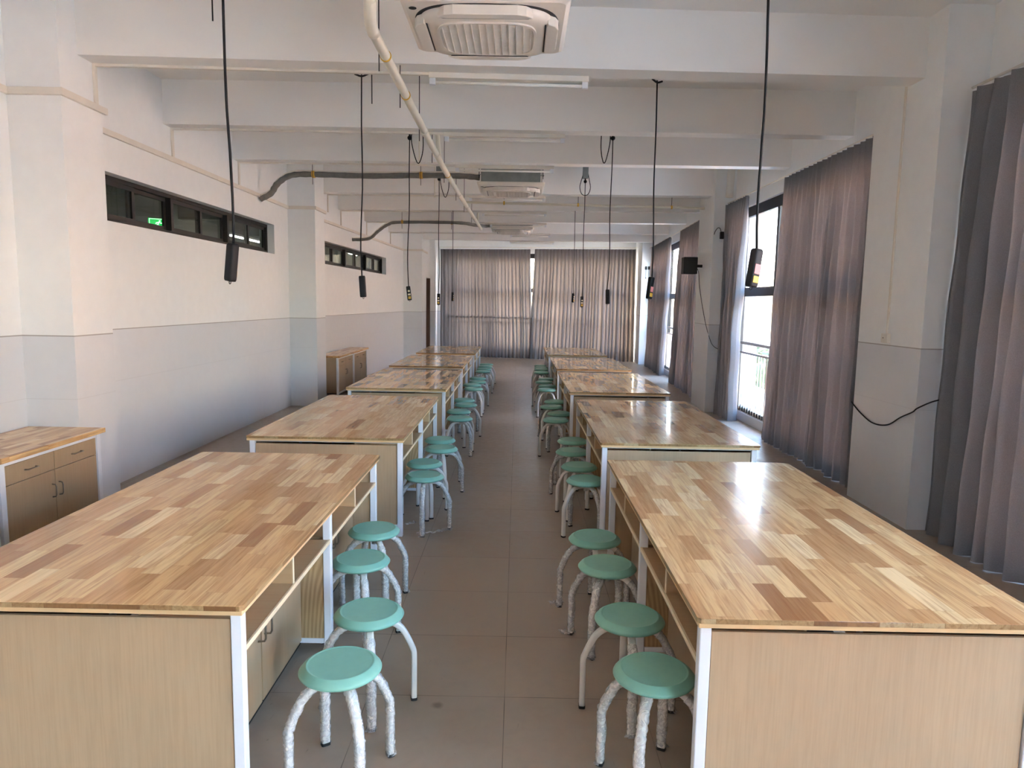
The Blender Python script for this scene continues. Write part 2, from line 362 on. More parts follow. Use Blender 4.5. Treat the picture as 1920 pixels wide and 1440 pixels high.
# back wall
mb = MB(); PB0, PB1 = (-3.6, backy(-3.6)), (4.6, backy(4.6)); LB = math.hypot(8.2, 8.2*.17)
kx = LB/8.2
wall(mb, PB0, PB1, .28, 0, ZC, [((-2.45+3.6)*kx, (3.55+3.6)*kx, .4, 3.48)])
tag(mb.build('wall_back', M['wall']), kind=STR)
mb = MB(); mb.box(-4.2, 4.0, -8.25, -8, 0, ZC); tag(mb.build('wall_front', M['wall']), kind=STR)
# ------------------------------------------------------------------ windows
def big_window(idx, P0, P1, z0, z1, npan, zt, side):
    """frame of dark aluminium with mullions, transom and a pane per cell, along P0-P1"""
    P0, P1 = Vector(P0), Vector(P1); L = (P1-P0).length; d = (P1-P0)/L; ang = math.atan2(d.y, d.x)
    e = empty('window_%d' % idx, (P0.x, P0.y, z0), ang); e['kind'] = STR
    H = z1-z0; t = .07*side
    y0, y1 = min(0, t), max(0, t)
    f = MB(); f.box(0, L, y0, y1, H-.16, H).box(0, L, y0, y1, 0, .07).box(0, .06, y0, y1, .07, H-.16).box(L-.06, L, y0, y1, .07, H-.16)
    f.build('window_frame', M['frame'], e, bevel=.004)
    MB().box(.06, L-.06, y0-.01, y1+.01, zt-z0, zt-z0+.14).build('transom', M['frame'], e)
    for i in range(1, npan): MB().box(i*L/npan-.04, i*L/npan+.04, y0-.005, y1+.005, .07, H-.16).build('mullion', M['frame'], e, bevel=.003)
    for i in range(npan):
        for a, b in ((.07, zt-z0), (zt-z0+.14, H-.16)):
            MB().box(i*L/npan+.05, (i+1)*L/npan-.05, t/2-.003, t/2+.003, a, b).build('pane', M['glass'], e)
    c = P0+d*L/2
    portal((c.x-d.y*(-side)*.3, c.y+d.x*(-side)*.3, (z0+z1)/2), math.atan2(d.x*side, -d.y*side), L, H)
    return e
big_window(3, (XW+.12, B0[0]), (XW+.12, B0[1]), ZH0, ZH1, 4, 2.01, 1)
big_window(4, (XW+.12, B1[0]), (XW+.12, B1[1]), ZH0, ZH1, 3, 2.01, 1)
big_window(5, (wrx(B3[0])+.12, B3[0]), (wrx(B3[1])+.12, B3[1]), ZH0, ZH1, 6, 2.01, 1)
big_window(6, (-2.45, backy(-2.45)+.14), (3.55, backy(3.55)+.14), .4, 3.48, 5, 2.2, -1)
big_window(7, (XW+.12, BB[0]), (XW+.12, BB[1]), ZH0, ZH1, 3, 2.01, 1)
def high_window(idx, y0, y1, z0, z1):
    a, b = Vector((wlx(y0)-.14, y0)), Vector((wlx(y1)-.14, y1)); d = b-a; L = d.length; ang = math.atan2(d.y, d.x)
    e = empty('window_%d' % idx, (a.x, a.y, z0), ang); e['kind'] = STR
    H = z1-z0
    MB().box(0, L, -.03, .04, 0, .045).box(0, L, -.03, .04, H-.045, H).box(0, .04, -.03, .04, 0, H).box(L-.04, L, -.03, .04, 0, H).build('window_frame', M['frame'], e, bevel=.003)
    for k in range(1, 3): MB().box(L*k/3-.03, L*k/3+.03, -.05, .04, .045, H-.045).build('mullion', M['frame'], e)
    for k in range(3):
        u0, u1 = L*k/3+.035, L*(k+1)/3-.035; um = (u0+u1)/2
        for j, (p, q_) in enumerate(((u0, um+.04), (um-.04, u1))):
            yy = -.022 if j == 0 else .008
            s = MB(); s.box(p, q_, yy, yy+.025, .045, .09).box(p, q_, yy, yy+.025, H-.09, H-.045).box(p, p+.05, yy, yy+.025, .09, H-.09).box(q_-.05, q_, yy, yy+.025, .09, H-.09)
            sh = s.build('sash', M['frame'], e, bevel=.002)
            MB().box(p+.05, q_-.05, yy+.01, yy+.014, .09, H-.09).build('pane', M['cglass'], sh)
high_window(1, *W1); high_window(2, *W2)
# corridor behind the left wall
mb = MB(); mb.box(-6.8, -6.6, -1, 26, 0, ZC).box(-6.8, -4.17, -1.2, -1, 0, ZC).box(-6.8, -3.7, 26, 26.2, 0, ZC).box(-6.8, -5.2, -1.2, 26.2, -.2, 0).prism([(-6.8, -1.2), (-4.16, -1.2), (-4.16, 12), (wlx(24.4)-.24, 24.4), (wlx(24.4)-.24, 26.2), (-6.8, 26.2)], 3.75, 4.1)
for k in range(8): mb.box(-6.6, -4.17, .5+3.3*k, .7+3.3*k, 3.35, 3.75)
tag(mb.build('wall_corridor', M['corr']), kind=STR)
for yy in (7.0, 13.4, 22.8):
    t = tag(empty('corridor_lamp', (-5.5, yy, 3.03 if yy == 13.4 else 3.35)), None, None)
    LL = 1.65 if yy == 13.4 else 1.2
    MB().box(-.03, .03, 0, LL, .02, .06).build('batten', M['white'], t)
    MB().tube([(0, .02, 0), (0, LL-.02, 0)], .014, 8).build('tube', M['lit'], t)
    tag(t, {7.0: 'lit tube lamp in the dark corridor behind the first row of high windows, nearest', 13.4: 'lit tube lamp seen through the far panes of the first high window', 22.8: 'lit tube lamp seen through the second high window in the left wall'}[yy], 'lamp', 'corridor tube lamps')
e = tag(empty('exit_sign', (-5.0, 9.88, 2.855), .62), 'glowing green exit sign with running figure, seen through the high window', 'sign')
MB().box(-.16, .16, -.012, .012, -.075, .075).build('housing', M['green'], e)
g = MB(); F = -.014
g.box(-.15, .15, F, F+.003, .062, .069).box(-.15, .15, F, F+.003, -.069, -.062).box(-.15, -.143, F, F+.003, -.069, .069).box(.143, .15, F, F+.003, -.069, .069)
g.box(.045, .055, F, F+.003, -.05, .05).box(.045, .12, F, F+.003, .04, .05).box(.11, .12, F, F+.003, -.05, .05)
for a, b in (((-.03, .025), (-.045, -.01)), ((-.045, -.01), (-.02, -.03)), ((-.02, -.03), (-.025, -.055)), ((-.045, -.01), (-.075, -.025)), ((-.075, -.025), (-.1, -.02)), ((-.03, .022), (-.06, .015)), ((-.06, .015), (-.07, -.003)), ((-.03, .022), (0, .01)), ((0, .01), (.02, .018))):
    g.tube([(a[0], F, a[1]), (b[0], F, b[1])], .006, 6)
g.sphere((-.018, F, .04), .011, 8)
g.build('pictogram', M['gwhite'], e)
# far left door
e = empty('door_1', (-3.4, 22.4, 0)); e['kind'] = STR
MB().box(-.1, .0, 0, .05, 0, 2.6).box(-.1, .0, .85, .9, 0, 2.6).box(-.1, 0, .05, .85, 2.55, 2.6).build('door_frame', M['brown'], e)
MB().box(-.07, -.03, .05, .85, .01, 2.55).build('door_leaf', M['brown'], e)
MB().box(.37, .49, .8, .88, 0, 2.6).build('door_casing', M['brown'], e)
MB().tube([(-.03, .78, 1.0), (.03, .78, 1.0), (.03, .68, 1.0)], .009).build('door_handle', M['chrome'], e)
# ------------------------------------------------------------------ trims: cable trunking along the left wall
tz0, tz1 = 3.355, 3.41
mb = MB(); t = .03
mb.box(WLX, WLX+t, -8, 5.49, tz0, tz1).box(WLX, -3.505+t, 5.49-t, 5.49, tz0, tz1).box(-3.505, -3.505+t, 5.49, 6.06, tz0, tz1)
mb.box(WLX, WLX+t, 6.02, 12, tz0, tz1).box(WLX, -3.455+t, 12-t, 12, tz0, tz1).box(-3.455, -3.455+t, 12, 12.62, tz0, tz1)
mb.obox((wlx(12.56), 12.56), (wlx(21.4), 21.4), -t, tz0, tz1).box(wlx(21.4), -2.93+t, 21.4-t, 21.4, tz0, tz1).box(-2.93, -2.93+t, 21.4, 22.6, tz0, tz1)
tag(mb.build('trim_1', M['trunk'], bevel=.004), kind=STR)
LIGHTS = [(5, -.77, .56), (6, -.86, .5), (7, -.90, .47), (8, -.90, .46), (9, -.78, .57), (10, -.70, .66), (11, -.24, .86), (12, -.28, 1.08)]
bn = ['nearest visible', 'second', 'third', 'fourth', 'fifth', 'sixth', 'seventh', 'farthest']
for k, (bi, x0, x1) in enumerate(LIGHTS):
    yl, yr = BEAMS[bi]; wd = .24 if bi in (5, 8, 11) else .2
    by = lambda x, o: yl+(yr-yl)*(x+4)/7.9+wd+o
    L = x1-x0; ang = math.atan2(by(x1, 0)-by(x0, 0), L)
    e = empty('tube_light', (x0, by(x0, -.03), ZB), ang)
    tag(e, 'unlit white tube light under the %s ceiling beam' % bn[k], 'lamp', 'tube lights under the ceiling beams')
    MB().box(0, L, -.03, .03, -.045, 0).build('batten', M['trunk'], e, bevel=.005)
    MB().tube([(.04, 0, -.075), (L-.04, 0, -.075)], .014, 12).build('tube', M['tube'], e)
    for a in (0.005, L-.055): MB().box(a, a+.05, -.017, .017, -.095, -.04).build('end_cap', M['white'], e, bevel=.003)
    # trunking from the lamp to the left wall and down to the ledge
    if k < 7:
        xw = (-3.505 if bi == 5 else -3.455 if bi == 8 else wlx(yl+wd)+.003)
        e = empty('cable_trunking', (0, 0, 0)); tag(e, 'white cable trunking under the %s ceiling beam, dropping down the left wall' % bn[k], 'trunking', 'beam trunking')
        MB().prism([(xw, by(xw, -.045)), (x0, by(x0, -.045)), (x0, by(x0, -.01)), (xw, by(xw, -.01))], ZB-.022, ZB).build('horizontal_run', M['trunk'], e, bevel=.003)
        MB().box(xw, xw+.02, by(xw, -.05), by(xw, -.01), tz1, ZB-.002).build('drop', M['trunk'], e, bevel=.003)
# ------------------------------------------------------------------ benches
BL, BW, BH = 2.4, 1.2208, .797
def make_bench(s):
    """workbench; local x runs from the aisle edge outwards (s=-1 left row, +1 right row), y away from camera"""
    e = empty('workbench', (0, 0, 0))
    X = lambda a, b: (min(s*a, s*b), max(s*a, s*b))
    def bx(name, a, b, y0, y1, z0, z1, m, par=None, bev=.0015):
        xa, xb = X(a, b); return MB().box(xa, xb, y0, y1, z0, z1).build(name, m, par or e, bevel=bev)
    q = []
    ch = .012
    pts = [(ch, 0), (BW-ch, 0), (BW, ch), (BW, BL-ch), (BW-ch, BL), (ch, BL), (0, BL-ch), (0, ch)]
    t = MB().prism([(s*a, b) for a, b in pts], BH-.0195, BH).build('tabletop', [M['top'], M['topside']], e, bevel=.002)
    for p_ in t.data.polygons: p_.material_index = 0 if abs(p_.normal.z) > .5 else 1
    i = .006; MB().prism([(s*a, b) for a, b in ((i, i), (BW-i, i), (BW-i, BL-i), (i, BL-i))], BH-.037, BH-.0195).build('under_strip', M['strip'], e, bevel=.002)
    zt = BH-.037
    # white steel frame: four corner posts, middle posts, rails
    for a in (.018, BW-.058):
        for y in (.03, BL/2-.02, BL-.07): bx('post', a, a+.04, y, y+.04, 0.005, zt, M['white'], bev=.004)
    fr = MB()
    for y in (.03, BL-.07):
        xa, xb = X(.05, BW-.05); fr.box(xa, xb, y+.008, y+.035, zt-.012, zt).box(xa, xb, y+.005, y+.035, .07, .1)
    for a in (.022, BW-.05):
        xa, xb = X(a, a+.03); fr.box(xa, xb, .06, BL-.07, zt-.02, zt)
    fr.build('frame_rail', M['white'], e, bevel=.003)
    bx('end_panel', .062, BW-.062, .04, .055, .1, zt-.028, M['lam']); bx('end_panel', .062, BW-.062, BL-.055, BL-.04, .1, zt-.028, M['lam'])
    bx('outer_panel', BW-.04, BW-.025, .07, BL-.07, .1, zt-.03, M['lam'])
    # two bays with an open niche over recessed doors
    zs = .605
    for b0, b1 in ((.07, BL/2-.02), (BL/2+.02, BL-.07)):
        bx('shelf', .028, .40, b0, b1, zs, zs+.016, M['inner']); bx('shelf_edge', .018, .028, b0, b1, zs-.002, zs+.018, M['edge'])
        bx('niche_back', .39, .40, b0, b1, zs+.016, zt-.02, M['inner'])
        ym = (b0+b1)/2-.01
        bx('divider', .03, .39, ym, ym+.014, zs+.016, zt-.02, M['inner']); bx('divider_edge', .026, .032, ym, ym+.014, zs+.016, zt-.02, M['edge'])
        h = .175
        for k, (d0, d1) in enumerate(((b0, ym+.004), (ym+.01, b1))):
            d = bx('cupboard_door', h, h+.016, d0+.003, d1-.003, .075, zs-.004, M['door'])
            hy = d1-.035 if k == 0 else d0+.035
            MB().tube([(s*h, hy, .37), (s*(h-.028), hy, .373), (s*(h-.034), hy, .385), (s*(h-.034), hy, .455), (s*(h-.028), hy, .467), (s*h, hy, .47)], .005, 8).build('handle', M['chrome'], d)
        bx('cabinet_floor', h+.02, .6, b0, b1, .06, .075, M['inner'])
        g = MB().tube([(s*.388, b1-.12, .69), (s*.380, b1-.12, .69)], .022, 14).build('grommet', M['dark'], e)
    mp = bx('middle_partition', .06, .40, BL/2-.014, BL/2+.002, .085, zs, M['part'])
    xa, xb = X(.06, .20); MB().box(xa, xb, BL/2-.018, BL/2+.006, .06, .085).build('foot_rail', M['white'], mp)
    bx('plinth', h+.04, BW-.06, .1, BL-.1, 0.0, .06, M['dark'])
    return e
TL = (-.8682, [(2.2725, -.0549), (5.2559, .0122), (8.3379, .0262), (11.3051, .0022), (14.2456, .0143)])
TR = (.6388, [(2.2486, -.012), (5.2239, .0101), (8.2898, -.003), (11.2317, .0077), (14.305, -.0027)])
for s, (x0, rows) in ((-1, TL), (1, TR)):
    p = make_bench(s); side = 'left' if s < 0 else 'right'
    for k, (y, dx) in enumerate(rows):
        o = p if k == 0 else copy_tree(p)
        o.location = (x0+dx, y, 0)
        tag(o, '%s wooden-topped white-framed workbench in the row %s of the aisle' % (ORD[k], side), 'workbench', 'workbenches in the %s row' % side)
# ------------------------------------------------------------------ stools
def make_stool():
    e = empty('stool', (0, 0, 0))
    R = .158
    MB().lathe([(0, .413), (.11, .413), (.145, .418), (.153, .424), (R, .431), (.152, .438), (.146, .446), (.132, .4545), (.129, .4572), (.126, .4572), (.123, .4555), (.119, .4553), (0, .4553)], 48).build('seat', M['mint'], e)
    hb = MB().lathe([(0, .355), (.016, .355), (.016, .38), (.03, .382), (.03, .405), (.055, .407), (.055, .414), (0, .414)], 20).build('hub', M['stool'], e)
    prof = rrect(.026, .034, .008, 3)
    path = catmull([(.02, 0, .392), (.06, 0, .394), (.105, 0, .385), (.145, 0, .355), (.172, 0, .31), (.196, 0, .255), (.203, 0, .225), (.203, 0, .12), (.203, 0, .006)], 4)
    legm = MB().tube(path, 1.0, prof=prof).mesh('leg', M['stool'])
    capm = MB().prism([(.203+a, b) for a, b in rrect(.030, .038, .008, 3)], 0, .012).mesh('foot_cap', M['cap'])
    # crumpled clear film around a leg, open at both ends
    films = []
    for v in range(3):
        rnd = random.Random(v+3); bm = MB(); pp = path[4 if v else 10:]
        n = 14; rings = []
        for i, p in enumerate(pp):
            t = (pp[min(i+1, len(pp)-1)]-pp[max(i-1, 0)]).normalized(); a = Vector((0, 1, 0)); b = t.cross(a)
            rings.append([bm.bm.verts.new(p+a*math.cos(k*2*math.pi/n)*(.0185+rnd.uniform(0, .006))+b*math.sin(k*2*math.pi/n)*(.0155+rnd.uniform(0, .007))) for k in range(n)])
        for q in rings[-1]: q.co += Vector((rnd.uniform(0, .012), rnd.uniform(-.012, .012), 0)); q.co.z = max(.004, q.co.z)
        for i in range(len(rings)-1):
            for k in range(n): f = bm.bm.faces.new((rings[i][k], rings[i][(k+1) % n], rings[i+1][(k+1) % n], rings[i+1][k])); f.smooth = True
        films.append(bm.mesh('plastic_wrap', M['film'], fix=False))
    for k in range(4):
        lg = bpy.data.objects.new('leg', legm); COL.objects.link(lg); lg.parent = e; lg.rotation_euler = (0, 0, k*math.pi/2)
        c = bpy.data.objects.new('foot_cap', capm); COL.objects.link(c); c.parent = lg
    return e, films
ST = {'left': ([(-.66,2.54),(-.65,3.01),(-.83,3.65),(-.86,4.15),(-.73,5.51),(-.79,5.96),(-.71,6.59),(-.77,7.01),(-.68,8.36),(-.74,8.9),(-.72,9.51),(-.75,9.94),(-.7,11.31),(-.76,11.82),(-.69,12.29),(-.72,12.86),(-.69,14.2),(-.69,14.74),(-.69,15.29),(-.69,15.84)],
               {0: 33, 1: 14, 2: 20, 3: 30, 4: 2, 5: 24, 6: 15, 7: 8, 8: 45}),
      'right': ([(.55,2.54),(.53,3.01),(.51,3.64),(.49,4.08),(.57,5.47),(.56,5.95),(.55,6.56),(.59,7.09),(.53,8.37),(.56,8.87),(.55,9.45),(.56,9.96),(.53,11.34),(.53,11.83),(.53,12.45),(.56,12.97),(.51,14.19),(.53,14.81),(.54,15.27),(.55,15.72)],
                {0: 66, 1: -3, 2: 62, 3: -3, 4: 30, 5: 61, 6: 70})}
stool, films = make_stool(); used = False
WRAP = {('left', 0): 'xxxx', ('left', 1): '.xxx', ('left', 2): 'xxxx', ('left', 3): 'xxxx', ('left', 4): 'x.xx', ('right', 0): 'xxxx', ('right', 1): 'x..x', ('right', 2): 'xxxx', ('right', 3): 'xxxx'}
for side, (pos, rots) in ST.items():
    for k, (x, y) in enumerate(pos):
        o = stool if not used else copy_tree(stool)
        if not used: used = True
        rx, rws = (TL if side == 'left' else TR); ry, rd = rws[k//4]; sg = -1 if side == 'left' else 1
        for py_ in (ry+.05, ry+BL/2, ry+BL-.05):
            xe = rx+rd+sg*.018; dy = max(0, abs(y-py_)-.02); dxn = abs(xe-x)
            if dy < .168 and math.hypot(dxn, dy) < .168: x = xe-sg*math.sqrt(.168**2-dy*dy)
        o.location = (x, y, 0); o.rotation_euler = (0, 0, math.radians(rots.get(k, random.Random(k+(100 if side == 'left' else 0)).uniform(0, 90))))
        b, j = divmod(k, 4)
        tag(o, 'mint green stool, %s of four beside the %s bench in the %s row' % (['nearest', 'second', 'third', 'farthest'][j], ORD[b], side), 'stool', 'mint green stools along the aisle')
        o['film'] = WRAP.get((side, k), ['x.xx', 'xx..', '....', '.x.x'][(k*7+3) % 4] if k < 12 else '....')
for o in [q for q in list(COL.objects) if 'film' in q.keys()]:
    for i, lg in enumerate([c for c in o.children if c.name.startswith('leg')]):
        if o['film'][i] == 'x':
            f = bpy.data.objects.new('plastic_wrap', films[(i+len(o.name)) % 3]); COL.objects.link(f); f.parent = lg
    del o['film']
def scrap(x, y, a, w_, l_, where, seed):
    r = random.Random(seed); bm = MB(); n, m_ = 8, 5; g = []
    for i in range(n): g.append([bm.bm.verts.new(((i/(n-1)-.5)*l_, (j/(m_-1)-.5)*w_+r.uniform(-.006, .006), .003+r.uniform(0, .016))) for j in range(m_)])
    for i in range(n-1):
        for j in range(m_-1): bm.bm.faces.new((g[i][j], g[i+1][j], g[i+1][j+1], g[i][j+1]))
    tag(bm.build('plastic_scrap', M['film'], loc=(x, y, 0), rot=(0, 0, a)), 'clear plastic scrap %s' % where, 'plastic film', 'film scraps on the floor')
scrap(-.86, 5.62, .8, .05, .10, 'by the bench-side foot of the stool at the second left bench', 1)
scrap(-.70, 5.38, .1, .035, .15, 'in front of the nearest stool at the second left bench', 2)
scrap(-.57, 5.45, .6, .06, .12, 'on the aisle side of the nearest stool at the second left bench', 3)
scrap(.27, 4.13, .3, .05, .09, 'by the farthest stool of the nearest right bench', 4)
scrap(.31, 3.74, .2, .05, .09, 'by the third stool of the nearest right bench', 5)
# ------------------------------------------------------------------ side cabinets along the left wall
def make_cabinet(wd, dp, narrow=False):
    e = empty('cabinet', (0, 0, 0)); z1 = .762      # local: front face at x=0, body towards -x, y 0..wd
    for y in (0, wd-.045):
        for x in (-.04, -dp): MB().box(x, x+.04, y, y+.045, .0, z1).build('post', M['white'], e, bevel=.003)
    MB().box(-.035, -.005, .045, wd-.045, z1-.03, z1).box(-.035, -.005, .045, wd-.045, .07, .1).build('frame_rail', M['white'], e, bevel=.002)
    for y in (.012, wd-.026): MB().box(-dp+.04, -.04, y, y+.014, .1, z1-.005).build('side_panel', M['lam'], e)
    MB().box(-dp+.01, -dp+.02, .05, wd-.05, .1, z1).build('back_panel', M['lam'], e)
    MB().box(-dp+.04, -.04, .026, wd-.026, .09, .1).build('cabinet_floor', M['inner'], e)
    c = wd/2; zd = .595
    for k, (a, b) in enumerate(((.048, c-.002), (c+.002, wd-.048))):
        d = MB().box(-.03, -.012, a, b, zd+.002, z1-.034).build('drawer', M['door'], e, bevel=.0015); m = (a+b)/2
        MB().tube([(-.012, m-.055, .665), (.012, m-.05, .665), (.016, m-.02, .667), (.016, m+.02, .667), (.012, m+.05, .665), (-.012, m+.055, .665)], .005, 8).build('handle', M['chrome'], d)
        d = MB().box(-.03, -.012, a, b, .102, zd-.002).build('cupboard_door', M['door'], e, bevel=.0015); hy = b-.035 if k == 0 else a+.035
        MB().tube([(-.012, hy, .40), (.012, hy, .403), (.018, hy, .42), (.018, hy, .475), (.012, hy, .492), (-.012, hy, .495)], .0045, 8).build('handle', M['chrome'], d)
    return e
def worktop(x0, x1, y0, y1, label):
    t = MB().box(0, x1-x0, 0, y1-y0, .762, .799).build('worktop', M['ctop'], loc=(x0, y0, 0), bevel=.003); tag(t, label, 'worktop')
FX = -3.315
ca = make_cabinet(1.09, .56); ca.location = (FX, 4.36, 0)
tag(ca, 'low oak cabinet with two drawers against the left wall beside the first pilaster', 'cabinet', 'low cabinets along the left wall')
cb = copy_tree(ca); cb.location = (FX, 3.24, 0); tag(cb, 'low oak cabinet at the left edge of the photo, nearest the camera', 'cabinet')
worktop(-3.905, FX+.03, 4.345, 5.475, 'glossy wooden block worktop over the cabinet beside the first left pilaster')
worktop(-3.905, FX+.03, 3.2, 4.343, 'glossy wooden block worktop at the left edge of the photo')
FB = -3.36
cc = make_cabinet(1.24, .42); cc.location = (FB, 13.05, 0); tag(cc, 'farther group of low oak cabinets by left wall, the nearer unit beyond second pilaster', 'cabinet', 'low cabinets along the left wall')
cd = copy_tree(cc); cd.location = (FB, 14.32, 0); tag(cd, 'farther group of low oak cabinets by left wall, the farther unit with free end', 'cabinet')
worktop(-3.75, FB+.03, 13.02, 15.6, 'wooden block worktop over the pair of far cabinets along the left wall')
# ------------------------------------------------------------------ hanging sockets
def make_strip(bracket, loop):
    """origin at the ceiling end; cable length set by caller"""
    pass
def hang(name_i, side, x, y, ztop, z1, z0, face, tilt, style, label):
    e = empty('hanging_socket', (x, y, z0), face)
    H = z1-z0; cap_ = .012
    g = MB(); pr_ = rrect(.052, .042, .012, 4)
    zs = [(0, .86), (.006, .97), (.014, 1), (H-.014, 1), (H-.005, .95), (H, .8)]
    rings = [[g.bm.verts.new((a*k, b*k, z)) for a, b in pr_] for z, k in zs]
    for i in range(len(rings)-1):
        for k in range(len(pr_)): f = g.bm.faces.new((rings[i][k], rings[i][(k+1) % len(pr_)], rings[i+1][(k+1) % len(pr_)], rings[i+1][k])); f.smooth = True
    g.bm.faces.new(rings[0][::-1]); g.bm.faces.new(rings[-1])
    body = g.build('socket_box', M['black'], e, rot=(tilt[0], tilt[1], 0))
    MB().box(-.016, .016, -.0245, -.020, .018, .050).build('outlet', M['yellow'], body, bevel=.003)
    if style == 'label': MB().box(-.015, .015, -.0235, -.020, .06, .105).build('label', M['pink'], body)
    else:
        MB().box(-.016, .016, -.0245, -.020, .062, .084).build('outlet', M['cream'], body, bevel=.003)
        MB().tube([(0, -.020, .115), (0, -.025, .115)], .013, 12).build('switch', M['cream'], body)
    MB().tube([(0.006*math.cos(a)+.0, 0, -.006+.008*math.sin(a)) for a in [k*math.pi/6 for k in range(13)]], .002, 6).build('hook', M['black'], body)
    # cable with a slight natural waviness; the lower end enters the box
    top = Matrix.Rotation(-face, 3, 'Z') @ Vector((0, 0, 0))
    R_ = Matrix.Rotation(tilt[0], 3, 'X') if not tilt[1] else Matrix.Rotation(tilt[1], 3, 'Y')
    pe = R_ @ Vector((0, 0, H)); n = 16; Lc = ztop-z0
    rr = random.Random(int(x*10+y*7)); pts = []
    for k in range(n+1):
        u = k/n; wv = .012*math.sin(u*9+rr.random()*.4+y) * (1-u)
        pts.append((pe.x*(1-u)+wv, pe.y*(1-u), pe.z+(Lc-pe.z)*u))
    MB().tube(pts, .006, 8).build('cable', M['black'], e)
    if style != 'bare' and bracket_kind.get((side, name_i)):
        kind = bracket_kind[(side, name_i)]
        if kind == 'hook':
            MB().tube([(-.06, 0, Lc+.004), (-.02, 0, Lc-.012), (0, 0, Lc-.016), (.02, 0, Lc-.012), (.06, 0, Lc+.004)], .008, 8).build('ceiling_hook', M['black'], e)
        else:
            br = MB(); br.box(-.045, .045, -.05, .05, Lc+.06, ZC-z0 if kind == 'box' else ZC-z0)
            br.build('ceiling_box', M['acm'], e, bevel=.004)
            MB().sphere((0, 0, Lc+.01), .028).tube([(0, 0, Lc), (0, 0, Lc+.07)], .012, 8).build('strain_relief', M['black'], e)
            sx = .1 if side == 'right' and name_i == 2 else .07 if side == 'left' else 0
            if sx == 0: lp = [(-.04, 0, Lc+.12), (-.075, 0, Lc+.0), (-.09, 0, Lc-.09), (-.06, 0, Lc-.19), (0, 0, Lc-.22), (.06, 0, Lc-.19), (.09, 0, Lc-.09), (.07, 0, Lc+.02), (.045, 0, Lc+.14)]
            else:
                g1 = sx*.35; g2 = sx*2.3 if side == 'left' else sx*1.4
                lp = [(g1, 0, Lc+.1), (g1, 0, Lc-.05), (g1*.6+g2*.4, 0, Lc-.25), (g2*.7+g1*.3, 0, Lc-.27), (g2, 0, Lc-.12), (g2, 0, Lc+.1)]
            MB().tube(catmull(lp, 5), .006, 8).build('spare_cable', M['black'], e)
    tag(e, label, 'hanging socket', 'black sockets hanging on cables from the ceiling')
    return e
bracket_kind = {('left', 1): 'hook', ('right', 1): 'hook', ('left', 2): 'box', ('left', 3): 'box', ('right', 2): 'box', ('right', 3): 'box'}
bw = ['nearest the camera', 'second from the camera', 'third from the camera', 'fourth from the camera', 'farthest from the camera']
HL = [(0, -1.355, 3.3, ZB, 2.10, 1.925, math.radians(150), (0, -.16)), (1, -1.345, 6.1, ZB, 2.057, 1.873, math.radians(175), (0, .06)), (2, -1.345, 8.72, 3.80, 2.03, 1.855, math.radians(15), (0, -.12)), (3, -1.345, 11.9, 3.86, 1.98, 1.79, 0, (0, 0)), (4, -1.38, 14.8, ZB, 2.045, 1.86, math.radians(85), (0, 0))]
HR = [(0, 1.09, 3.3, ZB, 2.115, 1.938, math.radians(25), (0, .15)), (1, 1.145, 6.15, ZB, 2.09, 1.90, math.radians(35), (0, .14)), (2, 1.12, 8.75, 3.84, 2.03, 1.85, math.radians(170), (0, .03)), (3, 1.11, 12.15, 3.90, 1.975, 1.79, 0, (0, 0)), (4, 1.14, 14.55, ZB, 2.06, 1.875, math.radians(60), (0, .08))]
for side, H_ in (('left', HL), ('right', HR)):
    for (i, x, y, zt_, z1, z0, fc, tl) in H_:
        hang(i, side, x, y, zt_, z1, z0, fc, tl, 'label' if side == 'right' and i < 2 else 'plain', 'black socket box on a ceiling cable over the %s bench row, %s' % (side, bw[i]))
